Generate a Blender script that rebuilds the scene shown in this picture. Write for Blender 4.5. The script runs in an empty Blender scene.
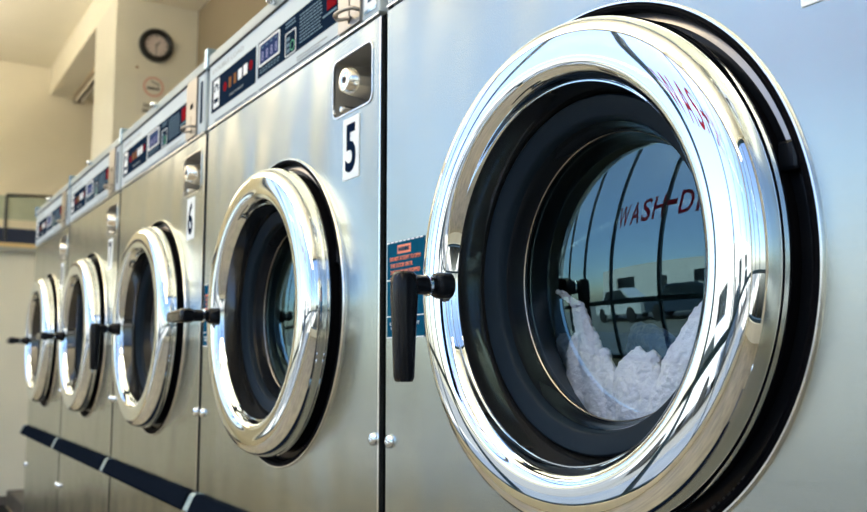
import bpy, bmesh, math, random
from mathutils import Vector, Matrix, noise
random.seed(7)
PI = math.pi
SC = bpy.context.scene
COL = SC.collection
CAMZ = 1.05            # camera height above the floor
PL = 0.12              # plinth height
W = 0.70               # pitch of the machines
ZB = CAMZ - PL         # machine-local z of the eye level
CX, CZ = 0.3684, 0.0738 + ZB

# ------------------------------------------------------------------ materials
def mat(name, color=(.8, .8, .8), rough=.5, metal=0.0, spec=None, coat=0, bump=0, bscale=60, stretch=(1, 1, 1),
        var=0, vscale=3, rvar=0, emit=None, estr=0, sheen=0, vstretch=(1, 1, 1), aniso=0, wave=0):
    m = bpy.data.materials.new(name); m.use_nodes = True
    nt = m.node_tree; b = nt.nodes['Principled BSDF']
    b.inputs['Base Color'].default_value = (*color, 1)
    b.inputs['Roughness'].default_value = rough
    b.inputs['Metallic'].default_value = metal
    if spec is not None: b.inputs['Specular IOR Level'].default_value = spec
    if coat: b.inputs['Coat Weight'].default_value = coat; b.inputs['Coat Roughness'].default_value = .05
    if sheen: b.inputs['Sheen Weight'].default_value = sheen
    if aniso: b.inputs['Anisotropic'].default_value = aniso
    if emit: b.inputs['Emission Color'].default_value = (*emit, 1); b.inputs['Emission Strength'].default_value = estr
    tc = nt.nodes.new('ShaderNodeTexCoord')
    def nz(scale, st, detail=4):
        mp = nt.nodes.new('ShaderNodeMapping'); mp.inputs['Scale'].default_value = st
        nt.links.new(tc.outputs['Object'], mp.inputs['Vector'])
        n = nt.nodes.new('ShaderNodeTexNoise'); n.inputs['Scale'].default_value = scale; n.inputs['Detail'].default_value = detail
        nt.links.new(mp.outputs[0], n.inputs['Vector']); return n
    if var:
        n = nz(vscale, vstretch)
        r = nt.nodes.new('ShaderNodeMapRange'); r.inputs['From Min'].default_value = .3; r.inputs['From Max'].default_value = .7
        r.inputs['To Min'].default_value = 1 - var; r.inputs['To Max'].default_value = 1 + var
        nt.links.new(n.outputs['Fac'], r.inputs['Value'])
        mx = nt.nodes.new('ShaderNodeVectorMath'); mx.operation = 'SCALE'; mx.inputs[0].default_value = color
        nt.links.new(r.outputs[0], mx.inputs['Scale']); nt.links.new(mx.outputs[0], b.inputs['Base Color'])
    if rvar:
        n = nz(bscale * .5, stretch)
        r = nt.nodes.new('ShaderNodeMapRange'); r.inputs['From Min'].default_value = .3; r.inputs['From Max'].default_value = .7
        r.inputs['To Min'].default_value = rough - rvar; r.inputs['To Max'].default_value = rough + rvar
        nt.links.new(n.outputs['Fac'], r.inputs['Value']); nt.links.new(r.outputs[0], b.inputs['Roughness'])
    if bump:
        n = nz(bscale, stretch)
        bp = nt.nodes.new('ShaderNodeBump'); bp.inputs['Strength'].default_value = bump; bp.inputs['Distance'].default_value = .002
        nt.links.new(n.outputs['Fac'], bp.inputs['Height']); nt.links.new(bp.outputs[0], b.inputs['Normal'])
        if wave:      # the slight waviness of thin sheet metal
            n2 = nz(4.5, (1.5, 1, .55), 1); b2 = nt.nodes.new('ShaderNodeBump'); b2.inputs['Strength'].default_value = wave; b2.inputs['Distance'].default_value = .02
            nt.links.new(n2.outputs['Fac'], b2.inputs['Height']); nt.links.new(b2.outputs[0], bp.inputs['Normal'])
    return m

def glass(name, ior, tint=(1, 1, 1), trans=(.9, .95, .97)):
    m = bpy.data.materials.new(name); m.use_nodes = True
    nt = m.node_tree; nt.nodes.clear()
    o = nt.nodes.new('ShaderNodeOutputMaterial'); t = nt.nodes.new('ShaderNodeBsdfTransparent'); g = nt.nodes.new('ShaderNodeBsdfGlossy')
    x = nt.nodes.new('ShaderNodeMixShader')
    t.inputs[0].default_value = (*trans, 1); g.inputs[0].default_value = (*tint, 1); g.inputs['Roughness'].default_value = .012
    # Schlick reflectance, the same on both sides of the thin sheet
    F0 = 2 * ((ior - 1) / (ior + 1)) ** 2
    geo = nt.nodes.new('ShaderNodeNewGeometry'); dt = nt.nodes.new('ShaderNodeVectorMath'); dt.operation = 'DOT_PRODUCT'
    nt.links.new(geo.outputs['Incoming'], dt.inputs[0]); nt.links.new(geo.outputs['Normal'], dt.inputs[1])
    def mth(op, a, b=None):
        n = nt.nodes.new('ShaderNodeMath'); n.operation = op
        for i, v in enumerate((a, b)):
            if v is None: continue
            if isinstance(v, (int, float)): n.inputs[i].default_value = v
            else: nt.links.new(v, n.inputs[i])
        return n.outputs[0]
    fr = mth('ADD', mth('MULTIPLY', mth('POWER', mth('SUBTRACT', 1, mth('ABSOLUTE', dt.outputs['Value'])), 5), 1 - F0), F0)
    nt.links.new(fr, x.inputs[0]); nt.links.new(t.outputs[0], x.inputs[1]); nt.links.new(g.outputs[0], x.inputs[2])
    nt.links.new(x.outputs[0], o.inputs[0]); return m

M = {}
M['steel'] = mat('brushed_steel', (.41, .45, .43), .24, 1, wave=.35, bump=.02, bscale=120, stretch=(.25, 1, 4), rvar=.02, var=.05, vscale=3.0)
M['darkgloss'] = mat('dark_gloss_trim', (.012, .012, .012), .07, 0, spec=1.0)
M['steel_edge'] = mat('bright_steel', (.86, .86, .84), .22, 1)
M['chrome'] = mat('chrome', (.77, .84, .90), .025, 1)
M['chrome2'] = mat('satin_chrome', (.85, .84, .80), .16, 1)
M['recess'] = mat('recess_metal', (.34, .33, .30), .45, .5)
M['satin'] = mat('satin_metal', (.34, .31, .275), .28, 1)
M['panel'] = mat('control_panel_enamel', (.48, .56, .60), .4, 0, spec=.3, var=.04, vscale=8)
M['cap'] = mat('lid_metal', (.36, .40, .39), .45, .3, var=.05, vscale=5)
M['black'] = mat('black_rubber', (.010, .012, .014), .5, spec=.1)
M['gasket'] = mat('matte_black_gasket', (.009, .016, .024), .45, spec=.08)
M['blackgap'] = mat('black_recess', (.004, .004, .005), .6, spec=.02)
M['glossblack'] = mat('gloss_black_plastic', (.006, .007, .009), .2, spec=.18)
M['navy'] = mat('navy_label', (.010, .020, .040), .5, spec=0)
M['white'] = mat('white_print', (.85, .88, .88), .45, spec=.1)
M['ltblue'] = mat('light_blue_print', (.17, .25, .31), .5, spec=0)
M['greyprint'] = mat('grey_print', (.33, .36, .38), .5)
M['red'] = mat('red_print', (.22, .01, .014), .5, spec=0)
M['orange'] = mat('orange_print', (.75, .22, .12), .5)
M['gold'] = mat('gold_print', (.26, .12, .045), .5, spec=0)
M['green'] = mat('green_print', (.05, .45, .22), .5)
M['lcd'] = mat('display_window', (.03, .05, .13), .4, spec=0)
M['digit'] = mat('display_digit', (.30, .30, .48), .5, spec=0)
M['stickerblue'] = mat('blue_sticker', (.006, .075, .14), .5, var=.12, vscale=60, spec=0)
M['stickerwhite'] = mat('white_sticker', (.88, .92, .92), .4, spec=.2)
M['numink'] = mat('number_ink', (.006, .014, .035), .5, spec=0)
M['dark_steel'] = mat('dark_steel', (.10, .105, .11), .3, 1)
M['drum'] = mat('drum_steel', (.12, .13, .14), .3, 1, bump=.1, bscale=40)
M['barmetal'] = mat('dark_blue_metal', (.006, .009, .015), .5, 0, spec=0)
M['barend'] = mat('pale_blue_metal', (.38, .53, .64), .25, .8)
M['glass'] = glass('door_glass', 1.68, (.55, .90, 1.0), (.93, .97, .99))
M['winglass'] = glass('window_glass', 1.3, (1, 1, 1), (.97, .985, 1))
M['terry'] = mat('white_terry', (.88, .86, .93), .95, bump=.9, bscale=330, sheen=.4)
M['denim'] = mat('blue_terry', (.10, .17, .30), .95, bump=.6, bscale=420, sheen=.3)
M['wall'] = mat('cream_wall_paint', (.84, .77, .60), .75, bump=.15, bscale=14, var=.05, vscale=2)
M['pillarm'] = mat('pillar_paint', (.70, .67, .56), .75, bump=.25, bscale=22, var=.05, vscale=3)
M['walllow'] = mat('white_wall_paint', (.84, .85, .76), .6, bump=.1, bscale=14, var=.04, vscale=2)
M['wallback'] = mat('shaded_wall_paint', (.25, .20, .13), .8, bump=.15, bscale=14, var=.06, vscale=2)  # shade on the back wall put into its colour as a darker brown
M['wallright'] = mat('brown_side_wall_paint', (.34, .27, .18), .8, var=.05, vscale=2)
M['ceil'] = mat('ceiling_paint', (.80, .75, .61), .8, var=.04, vscale=1.5)
M['navystripe'] = mat('navy_stripe_paint', (.006, .018, .06), .5)
M['tanstripe'] = mat('tan_stripe_paint', (.62, .47, .25), .6)
M['greyledge'] = mat('grey_ledge', (.30, .33, .33), .4)
M['greenpaint'] = mat('faded_green_paint', (.45, .50, .38), .7, var=.1, vscale=10)
M['floor'] = mat('brown_floor', (.30, .245, .16), .4, var=.25, vscale=4)
M['plinth'] = mat('plinth_concrete', (.10, .095, .09), .6, var=.2, vscale=9)
M['frame'] = mat('window_frame', (.012, .04, .055), .4, .2)
M['clockrim'] = mat('clock_rim', (.006, .006, .006), .35)
M['clockface'] = mat('clock_face', (.66, .57, .53), .5)
M['ink'] = mat('black_ink', (.02, .02, .02), .5)
M['paper'] = mat('sign_paper', (.66, .63, .54), .6)
M['signred'] = mat('faded_red_ink', (.62, .30, .22), .6)
M['glassred'] = mat('red_window_paint', (.50, .02, .07), .5)
_nt = M['glassred'].node_tree; _t = _nt.nodes.new('ShaderNodeBsdfTranslucent'); _t.inputs[0].default_value = (.75, .04, .12, 1); _x = _nt.nodes.new('ShaderNodeMixShader'); _x.inputs[0].default_value = .6
_nt.links.new(_nt.nodes['Principled BSDF'].outputs[0], _x.inputs[1]); _nt.links.new(_t.outputs[0], _x.inputs[2]); _nt.links.new(_x.outputs[0], _nt.nodes['Material Output'].inputs[0])
M['asphalt'] = mat('asphalt', (.20, .195, .175), .9, var=.15, vscale=.6)
M['pave'] = mat('pavement', (.60, .56, .46), .85, var=.1, vscale=2)
M['block'] = mat('street_wall', (.78, .76, .70), .8, var=.05, vscale=1)
M['tube'] = mat('unlit_tube', (.60, .56, .48), .4)
M['fixt'] = mat('fixture_enamel', (.34, .27, .17), .4)
M['fill2'] = mat('lower_fill_diffuser', (.9, .9, .85), .5, emit=(1, .88, .70), estr=7.0)  # weaker downward glow of the added fill uplights
M['fixt2'] = mat('cream_fixture_enamel', (.75, .68, .52), .5)
M['lamp'] = mat('fill_diffuser', (.9, .9, .85), .5, emit=(1, .92, .77), estr=31.0)  # upward glow of the added fill uplights
M['carpaint'] = mat('white_car_paint', (.75, .76, .76), .25, coat=1)
M['cardark'] = mat('dark_car_paint', (.03, .05, .08), .2, coat=1)
M['carglass'] = mat('car_glass', (.02, .03, .035), .08)
M['tyre'] = mat('tyre_rubber', (.015, .015, .015), .8)

# ------------------------------------------------------------------ helpers
def link(o, parent=None):
    COL.objects.link(o)
    if parent: o.parent = parent
    return o
def obj(name, bm, m, parent=None, smooth=False):
    me = bpy.data.meshes.new(name)
    bmesh.ops.recalc_face_normals(bm, faces=bm.faces[:])
    if smooth:
        for f in bm.faces: f.smooth = True
        for e in bm.edges:
            if len(e.link_faces) == 2 and e.calc_face_angle(0) > .7: e.smooth = False
    bm.to_mesh(me); bm.free(); me.materials.append(m)
    return link(bpy.data.objects.new(name, me), parent)
def thing(name, label, cat, loc=(0, 0, 0), group=None, rz=0):
    o = bpy.data.objects.new(name, None); o.location = loc; o.rotation_euler = (0, 0, rz); o.empty_display_size = .1
    link(o); return tag(o, label, cat, group)
def tag(o, label, cat, group=None):
    o['label'] = label; o['category'] = cat
    if group: o['group'] = group
    return o
def struct(o): o['kind'] = 'structure'; return o
def box(bm, x0, x1, y0, y1, z0, z1, bev=0):
    b2 = bmesh.new()
    bmesh.ops.create_cube(b2, size=1)
    for v in b2.verts: v.co = Vector(((x0 + x1) / 2 + v.co.x * (x1 - x0), (y0 + y1) / 2 + v.co.y * (y1 - y0), (z0 + z1) / 2 + v.co.z * (z1 - z0)))
    if bev: bmesh.ops.bevel(b2, geom=b2.edges[:], offset=bev, segments=2, affect='EDGES', profile=.5)
    merge(bm, b2); return bm
def merge(bm, b2):
    me = bpy.data.meshes.new('tmp'); b2.to_mesh(me); b2.free(); bm.from_mesh(me); bpy.data.meshes.remove(me)
def B(*a, **k): return box(bmesh.new(), *a, **k)
def lathe(bm, prof, cx, cz, n=128, closed=False, a0=0, a1=2 * PI):
    """revolve (radius, y) about an axis parallel to Y"""
    full = abs(a1 - a0 - 2 * PI) < 1e-6
    cnt = n if full else n + 1
    rings = []
    for r, y in prof:
        if r < 1e-6: rings.append([bm.verts.new((cx, y, cz))])
        else: rings.append([bm.verts.new((cx + r * math.cos(a0 + (a1 - a0) * k / n), y, cz + r * math.sin(a0 + (a1 - a0) * k / n))) for k in range(cnt)])
    pr = list(zip(rings, rings[1:]))
    if closed: pr.append((rings[-1], rings[0]))
    for A, C in pr:
        for k in range(n):
            k2 = (k + 1) % cnt
            if len(A) == 1 and len(C) == 1: continue
            if len(A) == 1: bm.faces.new((A[0], C[k], C[k2]))
            elif len(C) == 1: bm.faces.new((A[k], A[k2], C[0]))
            else: bm.faces.new((A[k], A[k2], C[k2], C[k]))
    if not full and closed:
        for idx in (0, -1): bm.faces.new([r[idx] for r in rings])
    return bm
def L(prof, cx, cz, **k): return lathe(bmesh.new(), prof, cx, cz, **k)
def rrect(x0, x1, z0, z1, r=.01, n=5):
    pts = []
    for (cx, cz, a) in ((x1 - r, z1 - r, 0), (x0 + r, z1 - r, PI / 2), (x0 + r, z0 + r, PI), (x1 - r, z0 + r, 1.5 * PI)):
        for k in range(n + 1):
            t = a + PI / 2 * k / n; pts.append((cx + r * math.cos(t), cz + r * math.sin(t)))
    return pts
def circ(cx, cz, r, n=128): return [(cx + r * math.cos(2 * PI * k / n), cz + r * math.sin(2 * PI * k / n)) for k in range(n)]
def plate(loops, y0, y1):
    """a flat sheet in XZ with holes: y0 front, y1 back"""
    bm = bmesh.new(); fr = []; es = []
    for lp in loops:
        vs = [bm.verts.new((x, y0, z)) for x, z in lp]; fr.append(vs)
        es += [bm.edges.new((vs[i], vs[(i + 1) % len(vs)])) for i in range(len(vs))]
    bmesh.ops.triangle_fill(bm, use_beauty=True, use_dissolve=False, edges=es)
    if y1 is not None:
        for vs in fr:
            bk = [bm.verts.new((v.co.x, y1, v.co.z)) for v in vs]
            for i in range(len(vs)):
                j = (i + 1) % len(vs); bm.faces.new((vs[i], vs[j], bk[j], bk[i]))
    return bm
def slab(x0, x1, z0, z1, y0, y1, r=0): return plate([rrect(x0, x1, z0, z1, r) if r else [(x0, z0), (x1, z0), (x1, z1), (x0, z1)]], y0, y1)
def tube(bm, pts, rad, n=12, flat=None, cap=True):
    """swept tube; rad a number or a list; flat scales the second axis"""
    pts = [Vector(p) for p in pts]; N = len(pts); rings = []; up = None
    for i, p in enumerate(pts):
        d = (pts[min(i + 1, N - 1)] - pts[max(i - 1, 0)]).normalized()
        if up is None: up = d.orthogonal().normalized() if abs(d.y) > .9 else (Vector((0, 1, 0)) - d * d.y).normalized()
        up = (up - d * up.dot(d)).normalized(); s = d.cross(up)
        r = rad[i] if isinstance(rad, (list, tuple)) else rad
        fl = (flat[i] if isinstance(flat, (list, tuple)) else flat) if flat else 1
        rings.append([bm.verts.new(p + s * (math.cos(2 * PI * k / n) * r) + up * (math.sin(2 * PI * k / n) * r * fl)) for k in range(n)])
    for A, C in zip(rings, rings[1:]):
        for k in range(n): bm.faces.new((A[k], A[(k + 1) % n], C[(k + 1) % n], C[k]))
    if cap: bm.faces.new(rings[0]); bm.faces.new(rings[-1])
    return bm
def smoothpath(P, n=8):
    out = []; P = [tuple(p) for p in P]
    for i in range(len(P) - 1):
        p0 = P[max(i - 1, 0)]; p1 = P[i]; p2 = P[i + 1]; p3 = P[min(i + 2, len(P) - 1)]
        for k in range(n):
            t = k / n
            out.append(tuple(.5 * (2 * b + (c - a) * t + (2 * a - 5 * b + 4 * c - d) * t * t + (-a + 3 * b - 3 * c + d) * t ** 3) for a, b, c, d in zip(p0, p1, p2, p3)))
    out.append(P[-1]); return out
def text_bm(s, size, ext=.0003, bold=0, cond=1):
    cu = bpy.data.curves.new('t', 'FONT'); cu.body = s; cu.size = size; cu.extrude = ext; cu.offset = bold; cu.align_x = 'CENTER'; cu.align_y = 'CENTER'; cu.resolution_u = 3
    o = bpy.data.objects.new('t', cu); COL.objects.link(o)
    dg = bpy.context.evaluated_depsgraph_get(); me = o.evaluated_get(dg).to_mesh()
    bm = bmesh.new(); bm.from_mesh(me); o.evaluated_get(dg).to_mesh_clear()
    bpy.data.objects.remove(o); bpy.data.curves.remove(cu)
    for v in bm.verts: v.co = Vector((v.co.x * cond, v.co.y, v.co.z))
    return bm
def text(name, s, size, x, y, z, m, parent, bold=0, cond=1, fit=None, hfit=None):
    bm = text_bm(s, size, bold=bold, cond=cond)
    xs = [v.co.x for v in bm.verts]; ys = [v.co.y for v in bm.verts]
    cx, cy = (min(xs) + max(xs)) / 2, (min(ys) + max(ys)) / 2
    sx = fit / (max(xs) - min(xs)) if fit else 1
    sy = hfit / (max(ys) - min(ys)) if hfit else 1
    for v in bm.verts: v.co = Vector((x + (v.co.x - cx) * sx, y - v.co.z, z + (v.co.y - cy) * sy))
    return obj(name, bm, m, parent)

# ------------------------------------------------------------------ the setting
XL, XR, YF, YB = -6.536, 2.6, -2.0, 1.03
ZC = CAMZ + 2.276
def st(name, bm, m): return struct(obj(name, bm, m))
st('floor', B(XL, XR, YF, YB, -.1, 0), M['floor'])
st('ceiling', B(XL, XR, YF, YB, ZC, ZC + .1), M['ceil'])
zt = CAMZ + .834
wl = st('wall_left', B(XL - .15, XL, YF, YB + .15, 0, ZC), M['wall'])
st('trim_1', B(XL, XL + .012, YF, YB, 0, zt - .02), M['walllow'])
st('trim_2', B(XL, XL + .07, YF, YB, zt - .022, zt + .012), M['greyledge'])
st('trim_3', B(XL, XL + .01, YF, YB, zt + .012, zt + .05), M['tanstripe'])
st('trim_4', B(XL, XL + .01, YF, YB, zt + .05, CAMZ + .994), M['navystripe'])
st('trim_5', B(XL, XL + .006, .20, .80, CAMZ + 1.06, CAMZ + 1.24), M['greenpaint'])
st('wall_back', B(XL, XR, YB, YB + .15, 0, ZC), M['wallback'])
st('wall_right', B(XR, XR + .15, YF, YB + .15, 0, .30), M['wall'])
st('wall_right', B(XR, XR + .15, .3, YB + .15, .30, ZC), M['wall'])
st('wall_right', B(XR, XR + .15, YF, .3, 3.29, ZC), M['wall'])
st('beam', B(XL, XR, .565, YB, CAMZ + 2.06, ZC), M['ceil'])
pil = st('pillar', B(-4.80, -4.2357, .565, YB, 0, CAMZ + 2.06), M['pillarm'])
bmp = B(-6.536, -2.81, .40, YB, 0, .11, bev=.006)
st('plinth', bmp, M['plinth'])
st('plinth', B(-2.81, 1.5, .05, YB, 0, PL, bev=.004), M['plinth'])
st('baseboard_left', B(XL + .012, XL + .03, YF, .40, 0, .07), M['plinth'])
bm = B(XL + .05, -4.2, -.9, .38, 0, .012, bev=.003); o = obj('floor_mat', bm, M['black']); tag(o, 'black rubber mat on the floor beside the end wall', 'mat')
# storefront
SILL, HEAD = .30, 3.29
bm = B(XL, XR, YF - .2, YF, 0, SILL); st('wall_front', bm, M['wall'])
st('wall_front', B(XL, XR, YF - .2, YF, HEAD, ZC), M['wall'])
X0, X1, NP = XL + 1.04, XL + 8.96, 8
st('wall_front', B(XL, X0, YF - .2, YF, SILL, HEAD), M['wall'])
st('wall_front', B(X1, XR, YF - .2, YF, SILL, HEAD), M['wall'])
pw = (X1 - X0) / NP
TR = 1.02
for i in range(NP):
    a, b = X0 + i * pw, X0 + (i + 1) * pw
    bm = bmesh.new()
    box(bm, a, a + .022, YF - .12, YF - .05, SILL, HEAD); box(bm, b - .022, b, YF - .12, YF - .05, SILL, HEAD)
    box(bm, a + .022, b - .022, YF - .12, YF - .05, SILL, SILL + .05); box(bm, a + .022, b - .022, YF - .12, YF - .05, HEAD - .05, HEAD)
    box(bm, a + .022, b - .022, YF - .12, YF - .05, TR - .03, TR + .03)
    w = st('window_%d' % (i + 1), bm, M['frame'])
    for z0, z1 in ((SILL + .05, TR - .03), (TR + .03, HEAD - .05)):
        p = obj('pane', B(a + .022, b - .022, YF - .062, YF - .056, z0, z1), M['winglass'], w)
for i in range(3):
    a, b = YF + i * .766, YF + (i + 1) * .766
    bm = bmesh.new()
    box(bm, XR + .05, XR + .12, a, a + .035, SILL, HEAD); box(bm, XR + .05, XR + .12, b - .035, b, SILL, HEAD)
    for z in (SILL, HEAD - .05, TR - .03): box(bm, XR + .05, XR + .12, a + .035, b - .035, z, z + .05)
    w = st('window_%d' % (NP + 1 + i), bm, M['frame'])
    for z0, z1 in ((SILL + .05, TR - .03), (TR + .02, HEAD - .05)):
        obj('pane', B(XR + .082, XR + .088, a + .035, b - .035, z0, z1), M['winglass'], w)
# outside
st('pavement', B(-30, 30, YF - 3.2, YF - .2, -.12, -.02), M['pave'])
st('road', B(-30, 30, YF - 22, YF - 3.2, -.2, -.10), M['asphalt'])
sw = plate([[(-14, -.2), (14, -.2), (14, 3.1), (-14, 3.1)]] + [[(x, -.2), (x + w, -.2), (x + w, h), (x, h)] for x, w, h in ((-11.5, 2.6, 2.3), (-6.4, 1.0, 2.1), (-3.2, 2.6, 2.3), (3.4, 2.6, 2.3), (8.5, 1.0, 2.1))], 0, -.3)
for v in sw.verts: v.co.y += YF - 12
st('street_wall', sw, M['block'])
st('street_wall', B(-14, 14, YF - 12.9, YF - 12.6, -.2, 2.5), M['carglass'])

# letters painted on the storefront glass, readable from the street
TXC, TZC = 0, 2.07
tl = thing('window_lettering', 'red painted WASH-DRY lettering on the storefront glass, seen mirrored in the nearest door', 'sign', (TXC + .03, YF - .055, TZC))
xx = -1.50
for ch, wd in (('W', .29), ('A', .22), ('S', .20), ('H', .22), ('-', .18), ('D', .23), ('R', .23), ('Y', .22)):
    text('letter', ch, .42, xx + wd / 2, 0, 0 if ch != '-' else .02, M['glassred'], tl, bold=.006, fit=wd * .82, hfit=.29 if ch != '-' else .07); xx += wd

# added fill uplights, out of view, put in to brighten the room
def fill_uplight(x, y, lab):
    t = thing('added_fill_light', lab, 'added fill light', (x, y, ZC), 'added fill uplights over the aisle')
    bm = bmesh.new(); box(bm, -.9, .9, -.13, .13, -.82, -.80); box(bm, -.9, .9, -.13, -.115, -.80, -.75); box(bm, -.9, .9, .115, .13, -.80, -.75)
    box(bm, -.9, -.885, -.115, .115, -.80, -.75); box(bm, .885, .9, -.115, .115, -.80, -.75)
    obj('housing', bm, M['fixt2'], t)
    obj('fill_tray', B(-.885, .885, -.115, .115, -.80, -.775), M['lamp'], t)
    obj('lower_fill_diffuser', B(-.86, .86, -.10, .10, -.826, -.82), M['fill2'], t)
    for sx in (-.7, .7):
        bm = bmesh.new(); tube(bm, [(sx, 0, -.775), (sx, 0, 0)], .004, n=6); obj('hanging_rod', bm, M['fixt2'], t)
for i, x in enumerate((-5.0, -2.9, -.8, 1.3)):
    fill_uplight(x, -1.0, 'added cream linear fill uplight over the aisle, %s' % ('nearest the far end wall', 'second from the far end wall', 'third from the far end wall', 'farthest from the end wall')[i])

# unlit strip lamp under the beam
t = thing('strip_lamp', 'unlit fluorescent strip lamp under the beam beside the pillar', 'lamp', (-6.45, .765, CAMZ + 2.06))
obj('housing', B(0, 1.55, -.045, .045, -.03, 0), M['fixt'], t)
bm = bmesh.new(); tube(bm, [(.03, -.022, -.045), (1.52, -.022, -.045)], .013); obj('lamp_tube', bm, M['tube'], t, True)
bm = bmesh.new(); tube(bm, [(.03, .022, -.045), (1.52, .022, -.045)], .013); obj('lamp_tube', bm, M['tube'], t, True)
for q in (0, 1.52): obj('lamp_holder', B(q, q + .03, -.04, .04, -.06, -.03), M['fixt'], t)

# metal conduit on the end wall
bm = bmesh.new()
tube(bm, smoothpath([(XL + .019, .295, CAMZ + .90), (XL + .019, .295, CAMZ + 1.20), (XL + .019, .303, CAMZ + 1.238), (XL + .019, .335, CAMZ + 1.248), (XL + .019, .75, CAMZ + 1.262)], 5), .009)
tag(obj('conduit', bm, M['dark_steel'], None, True), 'thin dark metal conduit bent across the end wall above the navy stripe', 'conduit')

# clock on the pillar: local frame faces -Y, then turned to face +X
PX = -4.2357
clk = thing('wall_clock', 'round black-rimmed wall clock with pale pink face on the pillar', 'clock', (PX, .789, CAMZ + 1.8045), rz=PI / 2)
obj('rim', L([(.098, 0), (.098, -.02), (.092, -.03), (.078, -.032), (.066, -.024), (.0635, -.012)], 0, 0, n=64), M['clockrim'], clk, True)
obj('face', L([(0, -.012), (.0695, -.012)], 0, 0, n=64), M['clockface'], clk)
for k in range(12):
    a = PI / 2 - k * PI / 6; s = str(k if k else 12)
    text('numeral', s, .017, .053 * math.cos(a), -.0125, .053 * math.sin(a), M['ink'], clk, bold=.0004)
bm = bmesh.new()
def hand(ang, ln, w, y):
    d = Vector((math.sin(ang), 0, math.cos(ang))); s = Vector((d.z, 0, -d.x)); b = bmesh.new()
    vs = [b.verts.new(Vector((0, y, 0)) + d * p + s * q) for p, q in ((-.01, -w), (-.01, w), (ln, w * .6), (ln, -w * .6))]
    f = b.faces.new(vs); r = bmesh.ops.extrude_face_region(b, geom=[f])
    for v in r['geom']:
        if isinstance(v, bmesh.types.BMVert): v.co.y -= .001
    return b
obj('hour_hand', hand(math.radians(42), .034, .0042, -.014), M['ink'], clk)
obj('minute_hand', hand(math.radians(183), .052, .0032, -.016), M['ink'], clk)

# no smoking sign
sg = thing('no_smoking_sign', 'faded no smoking sheet with a red ring, below the clock', 'sign', (PX, .782, CAMZ + 1.515), rz=PI / 2)
obj('sheet', B(-.094, .094, -.003, -.001, -.125, .11), M['paper'], sg)
bm = L([(.058, -.0035), (.048, -.0035), (.048, -.0045), (.058, -.0045)], .0, .045, n=48, closed=True)
obj('ring', bm, M['signred'], sg)
bm = bmesh.new(); box(bm, -.036, .012, -.0045, -.0035, .028, .042); box(bm, .016, .034, -.0045, -.0035, .028, .042); obj('cigarette', bm, M['ink'], sg)
bm = bmesh.new(); tube(bm, smoothpath([(.026, -.004, .05), (.03, -.004, .06), (.018, -.004, .066), (.0, -.004, .07), (-.012, -.004, .08)], 5), .003, n=6); obj('smoke_curl', bm, M['ink'], sg)
text('lettering', 'NO', .035, -.025, -.0035, -.068, M['ink'], sg, bold=.001)
text('lettering', 'SMOKING', .03, 0, -.0035, -.10, M['ink'], sg, bold=.001, fit=.12)
bm = L([(0, -.006), (.006, -.005), (.008, -.001)], 0, 0, n=16); o = obj('wall_spot', bm, M['gold'], None, True)
o.location = (PX, .687, CAMZ + 1.662); o.rotation_euler = (0, 0, PI / 2); tag(o, 'small round brown tack on the pillar, just under the clock', 'tack')

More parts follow.
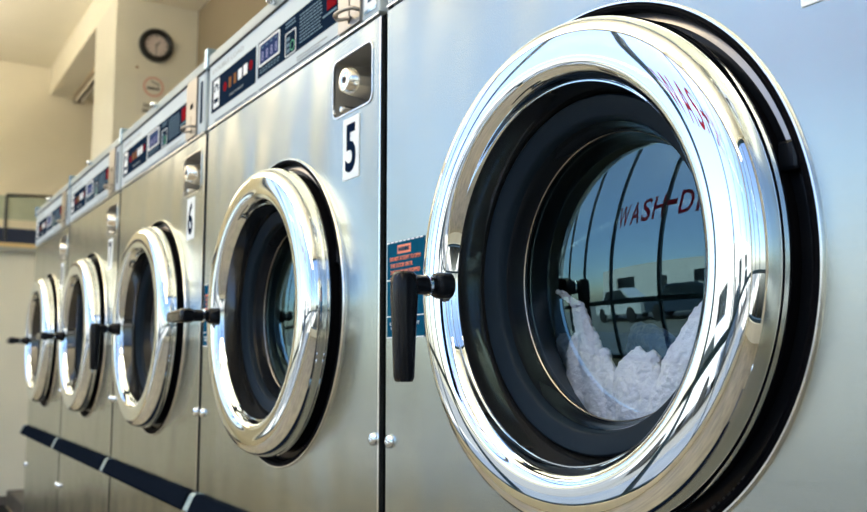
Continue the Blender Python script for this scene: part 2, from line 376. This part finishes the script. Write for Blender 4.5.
# ------------------------------------------------------------------ the washing machine (local coordinates, z=ZB is eye level)
def zz(z): return z + ZB
PX0, PX1 = .009, .6925
PTOP = zz(.4316)
def make_washer():
    t = thing('washing_machine', 'x', 'washing machine')
    # cabinet
    bm = bmesh.new()
    box(bm, .009, .024, .012, .78, 0, zz(.5715)); box(bm, .672, .6885, .012, .78, 0, zz(.5715))
    box(bm, .024, .672, .765, .78, 0, zz(.5715)); box(bm, .024, .672, .012, .765, zz(.556), zz(.5715)); box(bm, .024, .672, .012, .765, 0, .015)
    obj('cabinet', bm, M['black'], t)
    rec = rrect(.5558, .6700, zz(.3240), zz(.4032), .012)
    obj('front_panel', plate([[(PX0, .0), (PX1 - .005, .0), (PX1 - .005, PTOP - .0045), (PX0, PTOP - .0045)], circ(CX, CZ, .2262), rec], 0, .012), M['steel'], t)
    bm = bmesh.new(); box(bm, PX1 - .0048, PX1 - .0008, .0, .006, 0, PTOP - .004); obj('edge_trim', bm, M['steel_edge'], t, True)
    # lock recess
    bm = plate([rrect(.5545, .6713, zz(.3227), zz(.4045), .013), rrect(.5566, .6692, zz(.3248), zz(.4024), .0112)], -.0012, .002)
    fr = obj('lock_recess', bm, M['steel_edge'], t)
    bm = bmesh.new(); rc = rrect(.5562, .6696, zz(.3244), zz(.4028), .011)
    a = [bm.verts.new((x, .0, z)) for x, z in rc]; b = [bm.verts.new((x, .058, z)) for x, z in rc]
    for i in range(len(a)): j = (i + 1) % len(a); bm.faces.new((a[i], a[j], b[j], b[i]))
    bm.faces.new(b); obj('recess_box', bm, M['recess'], fr)
    obj('backing_plate', B(.585, .664, .048, .056, zz(.329), zz(.399), bev=.003), M['dark_steel'], fr)
    kx, kz = .612, zz(.3640)
    obj('coin_box_lock', L([(0, -.009), (.0045, -.009), (.0045, -.0115), (.0125, -.0130), (.0150, -.0120), (.0170, -.008), (.0195, .006), (.0220, .020), (.0222, .029), (.019, .033), (.011, .035), (.010, .050)], kx, kz, n=48), M['chrome2'], fr, True)
    obj('keyway', L([(0, -.0115), (.0020, -.0115), (.0032, -.0128), (.0042, -.0128), (.0042, -.010)], kx, kz, n=24), M['ink'], fr, True)
    obj('screw', L([(0, .004), (.004, .005), (.0062, .010), (.0062, .050)], .567, zz(.338), n=16), M['chrome2'], fr, True)
    # number plate
    pl = obj('number_plate', slab(.589, .635, zz(.2345), zz(.3160), -.0012, 0), M['stickerwhite'], t)
    text('number', '5', .07, .612, -.0014, zz(.2752), M['numink'], pl, bold=.0015, fit=.0300, hfit=.064)
    # control panel
    cp = obj('control_panel', B(.0115, .690, -.0015, .012, zz(.4340), zz(.5505), bev=.0012), M['panel'], t)
    y = -.0021
    bm = bmesh.new()
    for a, b in ((.05, .20), (.205, .265), (.272, .57)): box(bm, a, b, y, -.0005, zz(.4375), zz(.4392))
    obj('pinstripe', bm, M['navy'], cp)
    l1 = obj('cycle_label', B(.0275, .257, y, -.0005, zz(.4560), zz(.5190), bev=.0002), M['navy'], cp)
    l2 = obj('instruction_label', B(.2675, .5755, y, -.0005, zz(.4590), zz(.5190), bev=.0002), M['navy'], cp)
    text('load_size_lettering', 'DOUBLE LOAD', .012, .113, y + .0004, zz(.5350), M['greyprint'], cp, fit=.165, hfit=.0085)
    # label details: sub-parts of the thing are limited, so each is a print of the panel
    bm = bmesh.new(); box(bm, .040, .072, y - .0004, y, zz(.4625), zz(.5145)); obj('emblem', bm, M['white'], cp)
    bm = bmesh.new(); lathe(bm, [(.011, y - .0008), (.006, y - .0008), (.006, y - .0004), (.011, y - .0004)], .056, zz(.496), n=20, closed=True, a0=-.4, a1=PI + .4)
    box(bm, .044, .068, y - .0008, y - .0004, zz(.471), zz(.479)); obj('emblem_print', bm, M['navy'], cp)
    cols = ['red', 'gold', 'gold', 'white', 'white', 'red']
    for i, c in enumerate(cols):
        xa = .094 + i * .0262
        if i in (0, 5): bm = L([(0, y - .0008), (.0085, y - .0008), (.0085, y)], xa + .010, zz(.489 + i * .0006), n=20)
        else: bm = B(xa + (.005 if i < 3 else .001), xa + (.016 if i < 3 else .019), y - .0008, y, zz(.481 + i * .0005), zz(.499 + i * .0005))
        obj('cycle_button', bm, M[c], cp)
    text('button_lettering', 'PRESS TO SELECT', .005, .165, y - .0001, zz(.467), M['greyprint'], cp, fit=.07)
    # display
    lcd = obj('display_bezel', plate([rrect(.2745, .3625, zz(.4755), zz(.5145), .003), rrect(.2775, .3595, zz(.4785), zz(.5115), .002)], y - .0014, y), M['white'], cp)
    obj('display', slab(.2775, .3595, zz(.4785), zz(.5115), y - .0004, None), M['lcd'], cp)
    for i in range(4): text('display_digit', '8', .02, .289 + i * .0195, y - .0004, zz(.4915), M['digit'], cp, fit=.0095, hfit=.0155)
    bm = bmesh.new()
    for i in range(4): box(bm, .284 + i * .0195, .292 + i * .0195, y - .0008, y - .0004, zz(.5055), zz(.5075))
    obj('display_mark', bm, M['ltblue'], cp)
    bm = bmesh.new(); rnd = random.Random(4)
    for r in range(2):
        for i in range(7): box(bm, .278 + i * .0122, .278 + i * .0122 + rnd.uniform(.006, .010), y - .0004, y, zz(.469 - r * .0045), zz(.4712 - r * .0045))
    obj('display_caption', bm, M['ltblue'], cp); bm = bmesh.new()
    for r in range(9):
        x = .440
        while x < .515:
            w = rnd.uniform(.004, .012); box(bm, x, x + w, y - .0004, y, zz(.5085 - r * .0052), zz(.5105 - r * .0052)); x += w + .0022
    obj('instruction_print', bm, M['ltblue'], cp); bm = bmesh.new()
    for r in range(2):
        x = .386
        while x < .42: w = rnd.uniform(.004, .009); box(bm, x, x + w, y - .0004, y, zz(.5115 - r * .0055), zz(.5140 - r * .0055)); x += w + .002
    obj('diagram_caption', bm, M['ltblue'], cp)
    obj('diagram_frame', plate([rrect(.3845, .4255, zz(.4605), zz(.4975), .003), rrect(.3860, .4240, zz(.4620), zz(.4960), .002)], y - .0004, y), M['white'], cp)
    bm = bmesh.new()
    for i in range(3): box(bm, .390, .402, y - .0005, y, zz(.466 + i * .009), zz(.4715 + i * .009))
    obj('diagram_print', bm, M['ltblue'], cp)
    bm = L([(.0085, y - .0005), (.0065, y - .0005)], .413, zz(.473), n=20); obj('diagram_arrow', bm, M['green'], cp)
    obj('price_display', B(.537, .567, y - .001, y, zz(.4845), zz(.511)), M['red'], cp)
    obj('price_underline', B(.522, .567, y - .0005, y, zz(.478), zz(.4808)), M['ltblue'], cp)
    obj('fine_print', fine_print(.43, .53, zz(.4475), y), M['greyprint'], cp)
    # coin slot
    cs = obj('coin_slot', plate([[(.5795, zz(.4350)), (.6440, zz(.4350)), (.6440, zz(.5510)), (.5795, zz(.5510))], [(.6115, zz(.4415)), (.6155, zz(.4415)), (.6155, zz(.478)), (.6115, zz(.478))],
             [(.604, zz(.492)), (.624, zz(.492)), (.624, zz(.503)), (.604, zz(.503))]], -.0060, -.0015), M['satin'], t)
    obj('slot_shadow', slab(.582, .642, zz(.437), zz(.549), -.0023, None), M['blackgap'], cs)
    bm = bmesh.new(); tube(bm, smoothpath([(.640, -.006, zz(.4515)), (.637, -.015, zz(.4525)), (.618, -.020, zz(.4535)), (.605, -.021, zz(.4535)), (.598, -.019, zz(.4525)), (.597, -.016, zz(.451)), (.598, -.014, zz(.449)), (.618, -.006, zz(.447))], 6), .0028, n=10)
    obj('return_lever', bm, M['satin'], cs, True)
    obj('panel_seam', B(.0115, .690, -.003, .0, zz(.4296), zz(.4322)), M['steel_edge'], t)
    obj('lid_seam', B(.0115, .690, -.004, .006, zz(.5502), zz(.5532)), M['black'], t)
    # side sticker
    ss = obj('price_sticker', slab(.650, .683, zz(.4400), zz(.5440), -.0025, None), M['stickerwhite'], t)
    # lid strip
    obj('lid', B(.0115, .690, -.004, .30, zz(.5530), zz(.5715), bev=.0015), M['cap'], t)
    obj('lid_corner', B(-.0072, .009, -.007, .05, zz(.550), zz(.5885), bev=.001), M['barend'], t)
    obj('lid_bolt', L([(0, -.020), (.004, -.0195), (.0068, -.016), (.0075, -.011), (.0075, -.004)], .345, zz(.5655), n=20), M['chrome'], t, True)
    # door surround
    obj('door_gap', L([(.150, .03), (.238, .03), (.238, .0125)], CX, CZ, n=128), M['blackgap'], t)
    obj('hole_lip', L([(.2262, .006), (.2262, -.0015), (.2272, -.003), (.2286, -.003), (.2296, -.001), (.2296, 0)], CX, CZ, n=160), M['steel_edge'], t, True)
    obj('hole_seal', L([(.2262, -.002), (.2244, -.0040), (.2218, -.0030), (.2205, .0), (.2205, .012)], CX, CZ, n=160), M['blackgap'], t, True)
    obj('surround_sheen_arc', L([(.2204, .012), (.2204, .006), (.2140, .004), (.2138, .012)], CX, CZ, n=60, a0=math.radians(16), a1=math.radians(150)), M['satin'], t, True)  # bright reflection on the upper surround, built in as a paler arc
    bk = obj('surround_ring', L([(.2206, .016), (.2206, .009), (.2150, .007), (.2070, .006), (.2070, .016)], CX, CZ, n=128), M['glossblack'], t, True)
    bm = bmesh.new()
    for k in range(9):
        a = math.radians(-46 - k * 1.6); c = Vector((CX + .2165 * math.cos(a), .0078, CZ + .2165 * math.sin(a)))
        b2 = bmesh.new(); bmesh.ops.create_cube(b2, size=1)
        for v in b2.verts:
            q = Vector((v.co.x * .006, v.co.y * .001, v.co.z * .0022 if k % 3 else v.co.z * .004)); q.rotate(Matrix.Rotation(-a, 3, 'Y')); v.co = q + c
        merge(bm, b2)
    a = math.radians(-65); lathe(bm, [(.0055, .0080), (.0055, .0066), (.0042, .0066), (.0042, .0080)], CX + .2150 * math.cos(a), CZ + .2150 * math.sin(a), n=24, closed=True)
    obj('embossed_mark', bm, M['dark_steel'], bk)
    obj('hinge', B(CX + .196, CX + .2135, -.003, .012, CZ + .052, CZ + .074, bev=.003), M['glossblack'], t)
    # door
    def bez(A, Q, C, n): return [tuple((1 - t_) ** 2 * a_ + 2 * t_ * (1 - t_) * q_ + t_ * t_ * c_ for a_, q_, c_ in zip(A, Q, C)) for t_ in [k / n for k in range(n + 1)]]
    prof = [(.2060, -.0100), (.2118, -.0105), (.2130, -.0125), (.2131, -.0150), (.2122, -.0166)] + bez((.2126, -.0190), (.2120, -.0433), (.1965, -.0452), 14) + bez((.1965, -.0452), (.186, -.0464), (.175, -.0456), 12)[1:] + bez((.1750, -.0456), (.1648, -.0448), (.1612, -.0310), 12)[1:] + [(.1604, -.0292), (.1600, -.0285), (.1590, -.0285)]
    dr = obj('door', L(prof, CX, CZ, n=192), M['chrome'], t, True)
    obj('inner_wall', L([(.1594, -.0290), (.1588, -.0260), (.1564, -.013), (.1539, -.001), (.1536, .008)], CX, CZ, n=160), M['darkgloss'], dr, True)
    obj('door_backing', L([(.2065, -.0102), (.2065, .006)], CX, CZ, n=96), M['blackgap'], dr, True)
    gp = [(.1534, .006), (.1532, .0), (.1524, -.0022), (.1510, -.0032), (.1475, -.0028), (.1425, -.0010), (.1385, .0004), (.1360, .0012), (.1345, .0022), (.1335, .004), (.1325, .008), (.1318, .012)]
    obj('gasket', L(gp, CX, CZ, n=160), M['gasket'], dr, True)
    wall = [(.1316, .010), (.1290, .016), (.1282, .024), (.1262, .027), (.1252, .030)]
    gl = [(.1252 * math.cos(k / 14 * PI / 2), .030 - .020 * math.sin(k / 14 * PI / 2)) for k in range(15)]
    gl = [(.1252 * (1 - k / 14), .030 - .020 * (1 - (1 - k / 14) ** 2)) for k in range(15)]; gl[-1] = (0, gl[-1][1])
    obj('inner_seal', L(wall, CX, CZ, n=160), M['glossblack'], dr, True)
    obj('bowl_rim', L([(.1256, .0268), (.1250, .0260), (.1243, .0268)], CX, CZ, n=160), M['satin'], dr, True)
    obj('door_glass', L(gl, CX, CZ, n=160), M['glass'], dr, True)
    # drum
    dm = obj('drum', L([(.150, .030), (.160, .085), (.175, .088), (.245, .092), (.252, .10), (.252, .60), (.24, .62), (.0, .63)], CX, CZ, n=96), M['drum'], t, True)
    # fasteners
    for x, z in ((.0205, -.0925), (.6790, -.0925), (.0205, -.379), (.6790, -.379)):
        s = obj('screw', L([(0, -.0035), (.0025, -.0035), (.0025, -.0055), (.005, -.0055), (.0075, -.0035), (.0082, 0)], x, zz(z), n=20), M['chrome'], t, True)
    # bar across the lower front
    def bar(x0, x1, g=0):
        bm = bmesh.new(); sec = [(0, -.2365 + g), (-.008, -.2365 + g), (-.012 - g, -.2400), (-.023 - g, -.2640), (-.020 - g, -.2690), (0, -.2700 - g)]
        A = [bm.verts.new((x0, q, zz(w))) for q, w in sec]; C = [bm.verts.new((x1, q, zz(w))) for q, w in sec]
        for i in range(6): bm.faces.new((A[i], A[(i + 1) % 6], C[(i + 1) % 6], C[i]))
        bm.faces.new(A); bm.faces.new(C); return bm
    obj('trim_bar', bar(.0205, .672), M['barmetal'], t)
    obj('bar_end_cap', bar(-.0072, .0200, .0008), M['barend'], t)
    # sticker
    sk = obj('warning_sticker', slab(.0125, .098, zz(.0265), zz(.1385), -.0008, 0), M['stickerblue'], t)
    y = -.0012
    bm = bmesh.new()
    n = 9
    for k in range(n): box(bm, .0125 + k * .0095, .0125 + k * .0095 + .0062, y, -.0008, zz(.1372), zz(.1386))
    for z in (.0262, .0505, .0930): box(bm, .0125, .098, y, -.0008, zz(z), zz(z + .0012))
    b3 = plate([[(.0620, zz(.0620)), (.0665, zz(.0620)), (.0665, zz(.0860)), (.0595 + .003, zz(.0860))]], y, None); merge(bm, b3)
    obj('sticker_lines', bm, M['white'], sk)
    obj('warning_box', B(.0375, .068, y, -.0008, zz(.1235), zz(.1335)), M['orange'], sk)
    text('warning_word', 'WARNING', .006, .0525, y - .0002, zz(.1285), M['stickerblue'], sk, fit=.026, hfit=.005)
    for i, s in enumerate(('DO NOT ATTEMPT TO OPEN', 'THE DOOR UNTIL', 'THE DRUM HAS STOPPED', 'AND LIGHT IS OUT.')):
        text('warning_text', s, .006, .0550 - (.008 if i in (1, 3) else 0), y, zz(.1180 - i * .0078), M['orange'], sk, fit=(.070, .052, .068, .052)[i], hfit=.0048)
    for i, s in enumerate(('CAUTION: DO NOT', 'OVERLOAD. USE', 'CARE.')):
        text('caution_text', s, .006, (.054, .052, .050)[i], y, zz(.0425 - i * .0052), M['white'], sk, fit=(.068, .058, .030)[i], hfit=.0036)
    return t
def fine_print(x0, x1, z, y):
    bm = bmesh.new(); rnd = random.Random(2)
    for r in range(2):
        x = x0
        while x < x1 - (.02 if r else 0): w = rnd.uniform(.003, .007); box(bm, x, x + w, y - .0004, y + .0006, z - r * .0045, z - r * .0045 + .0014); x += w + .002
    return bm
def handle(t, down=True):
    dr = [c for c in t.children if c.name.startswith('door') and not c.name.startswith(('door_gap', 'door_glass'))][0]
    hx, hz = .2095, zz(.0725)
    bm = L([(.013, -.040), (.013, -.052), (.0115, -.056), (.0095, -.057), (.0095, -.086)], hx, hz, n=24)
    hb = obj('handle', bm, M['glossblack'], dr, True)
    # lever: an elbow and a tapering square grip
    bm = bmesh.new(); ln = .092
    secs = [(-.0115, .0075, .0085), (-.0085, .0105, .0105), (0, .0118, .0115), (.014, .0118, .0115), (.05, .0105, .0098), (ln - .004, .0092, .0086), (ln, .0075, .0070)]
    rings = []
    for s, hw, hd in secs:
        ring = []
        for k in range(16):
            a = 2 * PI * k / 16; ca, sa = math.cos(a), math.sin(a)
            ex = .55; px = math.copysign(abs(ca) ** ex, ca) * hw; py = math.copysign(abs(sa) ** ex, sa) * hd
            q = Vector((px, py, -s)) if down else Vector((-s, py, px))
            ring.append(bm.verts.new(q + Vector((hx, -.090, hz))))
        rings.append(ring)
    for A, C in zip(rings, rings[1:]):
        for k in range(16): bm.faces.new((A[k], A[(k + 1) % 16], C[(k + 1) % 16], C[k]))
    bm.faces.new(rings[0]); bm.faces.new(rings[-1])
    obj('lever', bm, M['glossblack'], dr, True)
    obj('handle_collar', L([(.0095, -.0625), (.0108, -.063), (.0108, -.0655), (.0095, -.066)], hx, hz, n=24), M['chrome'], dr, True)

def copy_tree(o, parent=None):
    c = o.copy(); COL.objects.link(c); c.parent = parent
    for ch in list(o.children): copy_tree(ch, c)
    return c
proto = make_washer()
labels = ['nearest stainless front-loading washer, with white towels behind its large chrome door',
          'stainless front-loading washer with the number 5 plate',
          'stainless front-loading washer with the number 6 plate',
          'stainless front-loading washer with the number 7 plate, between washer 6 and the endmost one',
          'farthest stainless washer, last of the row beside the pale end wall']
nums = ['4', '5', '6', '7', '8']
for i in range(5):
    w = proto if i == 0 else copy_tree(proto)
    w.location = (-i * W, 0, PL); w['label'] = labels[i]; w['group'] = 'front-loading washers in a row'
    if i: ws.append(w)
    else: ws = [w]
for i, w in enumerate(ws):
    handle(w, down=i in (0, 2))
    for c in w.children:
        if c.name.startswith('number_plate'):
            d = c.children[0]; keep = d.data
            if nums[i] != '5':
                bpy.data.objects.remove(d)
                text('number', nums[i], .07, .612, -.0014, zz(.2752), M['numink'], c, bold=.0015, fit=.0300, hfit=.064)
        if c.name.startswith('price_sticker'):
            y = -.0029
            if i == 1:
                obj('sticker_band', B(.650, .683, y, -.0024, zz(.4400), zz(.4445)), M['barend'], c)
                text('sticker_lettering', '281', .012, .668, y, zz(.458), M['stickerblue'], c, bold=.0003, fit=.016, hfit=.009)
                text('sticker_lettering', 'WASHER', .006, .667, y, zz(.470), M['greyprint'], c, fit=.022, hfit=.004)
                text('sticker_lettering', 'NO.', .006, .667, y, zz(.480), M['greyprint'], c, fit=.012, hfit=.005)
            else:
                c.data = c.data.copy(); c.data.materials[0] = M['panel']
                obj('dark_slot', slab(.660, .674, zz(.452), zz(.535), y, -.0024, r=.004), M['navy'], c)

# ------------------------------------------------------------------ laundry in the nearest drum
def cloth(name, tubes, m, label, cat='towel', fuzz=.0042, group=None, vox=.0019, seed=0):
    bm = bmesh.new()
    for pts, rad, fl in tubes:
        P = smoothpath([(p[0], p[1], p[2] + CAMZ) for p in pts], 6)
        n = len(P); R = []; F = []
        for i in range(n):
            u = i / (n - 1) * (len(rad) - 1); a = int(min(u, len(rad) - 2)); f = u - a
            R.append(rad[a] * (1 - f) + rad[a + 1] * f); F.append(fl[a] * (1 - f) + fl[a + 1] * f)
        b2 = bmesh.new(); tube(b2, P, R, n=20, flat=F); bmesh.ops.recalc_face_normals(b2, faces=b2.faces[:]); merge(bm, b2)
    o = obj(name, bm, m, None)
    r = o.modifiers.new('r', 'REMESH'); r.mode = 'VOXEL'; r.voxel_size = vox
    s = o.modifiers.new('s', 'SMOOTH'); s.factor = .8; s.iterations = 1
    tx = bpy.data.textures.new(name + '_wave', 'CLOUDS'); tx.noise_scale = .028
    d = o.modifiers.new('w', 'DISPLACE'); d.texture = tx; d.strength = .011; d.mid_level = .5; d.texture_coords = 'GLOBAL'
    t2 = bpy.data.textures.new(name + '_pile', 'CLOUDS'); t2.noise_scale = .0036; t2.noise_depth = 1
    d2 = o.modifiers.new('p', 'DISPLACE'); d2.texture = t2; d2.strength = fuzz; d2.mid_level = .5; d2.texture_coords = 'GLOBAL'
    dg = bpy.context.evaluated_depsgraph_get(); me = bpy.data.meshes.new_from_object(o.evaluated_get(dg))
    o.modifiers.clear(); o.data = me
    for p in me.polygons: p.use_smooth = True
    tag(o, label, cat, group); return o
cloth('towel', [
    ([(.262, .120, -.13), (.250, .108, -.07), (.238, .100, -.020), (.236, .099, .012), (.247, .098, .026)], [.026, .022, .017, .012, .006], [.9, .9, .8, .7, .6]),
    ([(.285, .115, -.13), (.275, .103, -.07), (.264, .097, -.02), (.252, .098, .025), (.236, .098, .056), (.206, .096, .074)], [.022, .018, .014, .012, .008, .003], [.9, .9, .8, .7, .3, .3]),
    ([(.308, .120, -.13), (.300, .105, -.07), (.290, .100, -.025), (.270, .102, .008)], [.020, .016, .012, .006], [.9, .9, .8, .6]),
], M['terry'], 'white terry towel with a pointed corner sticking up, leftmost in the nearest drum', group='white towels in the nearest drum')
cloth('towel', [
    ([(.320, .118, -.13), (.316, .104, -.07), (.310, .099, -.03), (.316, .101, -.002), (.324, .104, .012)], [.024, .020, .018, .013, .006], [.9, .9, .8, .7, .6]),
    ([(.345, .118, -.13), (.342, .106, -.07), (.336, .102, -.03), (.336, .104, -.004), (.342, .107, .004)], [.022, .018, .017, .012, .006], [.9, .9, .8, .7, .6]),
], M['terry'], 'white terry towel folded in the middle of the nearest drum', group='white towels in the nearest drum')
cloth('towel', [
    ([(.36, .14, -.16), (.362, .11, -.080), (.380, .10, -.030), (.408, .10, .010), (.445, .105, .042), (.48, .12, .065)], [.040, .034, .028, .027, .029, .030], [.8, .8, .8, .8, .8, .8]),
    ([(.42, .12, -.12), (.415, .10, -.06), (.435, .10, -.02), (.47, .11, .02)], [.036, .026, .026, .03], [.8, .8, .8, .8]),
], M['terry'], 'thick rolled white terry towel rising at the right of the nearest drum', group='white towels in the nearest drum')
cloth('towel', [
    ([(.30, .20, -.14), (.255, .175, -.080), (.205, .165, -.038), (.155, .165, -.002), (.12, .17, .025)], [.035, .026, .020, .015, .010], [.7, .7, .7, .7, .7]),
], M['terry'], 'white towel edge low at the left behind the nearest door glass', group='white towels in the nearest drum')
cloth('cloth', [
    ([(.30, .25, -.10), (.225, .235, -.03), (.200, .23, .000), (.215, .215, .026), (.250, .21, .014), (.29, .21, -.02)], [.03, .028, .020, .018, .018, .014], [.8, .8, .8, .8, .8, .8]),
], M['denim'], 'blue cloth bunched behind the white towels in the nearest drum', 'cloth')

# ------------------------------------------------------------------ cars parked across the road (seen mirrored in the glass and chrome)
def car(x, y, m, lab):
    t = thing('parked_car', lab, 'car', (x, y, -.10), 'cars parked outside the storefront')
    side = [(-2.1, .35), (-2.15, .75), (-1.3, .92), (-.75, 1.42), (.75, 1.45), (1.5, .98), (2.1, .85), (2.15, .38)]
    bm = plate([side], -.85, .85); f = bm.faces.new([v for v in bm.verts if abs(v.co.y - .85) < 1e-6][:8])
    obj('body', bm, m, t)
    bm = bmesh.new()
    for s in (-1, 1):
        b2 = plate([[(-1.1, .95), (-.68, 1.36), (.68, 1.38), (1.25, .98)]], s * .86, s * .85); merge(bm, b2)
    obj('side_window', bm, M['carglass'], t)
    for wx in (-1.35, 1.35):
        for s in (-1, 1): obj('wheel', L([(0, s * .88), (.2, s * .88), (.32, s * .87), (.33, s * .84), (.33, s * .66), (0, s * .66)], wx, .33, n=28), M['tyre'], t, True)
car(-6.5, YF - 6.5, M['carpaint'], 'white car parked outside, leftmost beyond the storefront')
car(-2.2, YF - 6.8, M['cardark'], 'dark blue car parked outside, between the two pale cars')
car(2.8, YF - 6.4, M['carpaint'], 'white car parked outside, rightmost beyond the storefront')

# ------------------------------------------------------------------ world, camera
wd = bpy.data.worlds.new('sky'); SC.world = wd; wd.use_nodes = True
nt = wd.node_tree; bg = nt.nodes['Background']
sky = nt.nodes.new('ShaderNodeTexSky'); sky.sky_type = 'NISHITA'
sky.sun_disc = False; sky.sun_elevation = math.radians(58); sky.sun_rotation = math.radians(200); sky.dust_density = 1.0; sky.ozone_density = 3.5; sky.air_density = 1.1
nt.links.new(sky.outputs[0], bg.inputs[0]); bg.inputs[1].default_value = .285

sl = bpy.data.lights.new('sun', 'SUN'); sl.energy = 9; sl.angle = .01; sl.color = (1, .93, .8)
so = bpy.data.objects.new('sun', sl); COL.objects.link(so); so.rotation_euler = (math.radians(-42), math.radians(12), 0)
f, yaw, pitch, roll, D, cx = 917.3013, .5493, .1137, -.0009, .5193, .9643
fw = Vector((-math.cos(yaw) * math.cos(pitch), math.sin(yaw) * math.cos(pitch), math.sin(pitch)))
r = fw.cross(Vector((0, 0, 1))).normalized(); u = r.cross(fw)
r2 = r * math.cos(roll) + u * math.sin(roll); u2 = -r * math.sin(roll) + u * math.cos(roll)
cd = bpy.data.cameras.new('camera'); cam = bpy.data.objects.new('camera', cd); COL.objects.link(cam)
mw = Matrix((r2, u2, -fw)).transposed().to_4x4(); mw.translation = Vector((cx, -D, CAMZ)); cam.matrix_world = mw
cd.sensor_width = 36; cd.lens = f / 867 * 36; cd.clip_start = .02
cd.dof.use_dof = True; cd.dof.focus_distance = .78; cd.dof.aperture_fstop = 10
SC.camera = cam
vs = SC.view_settings; SC.display_settings.display_device = 'sRGB'
vs.view_transform = 'Standard'; vs.look = 'None'; vs.gamma = 1; vs.exposure = .3; vs.use_curve_mapping = False
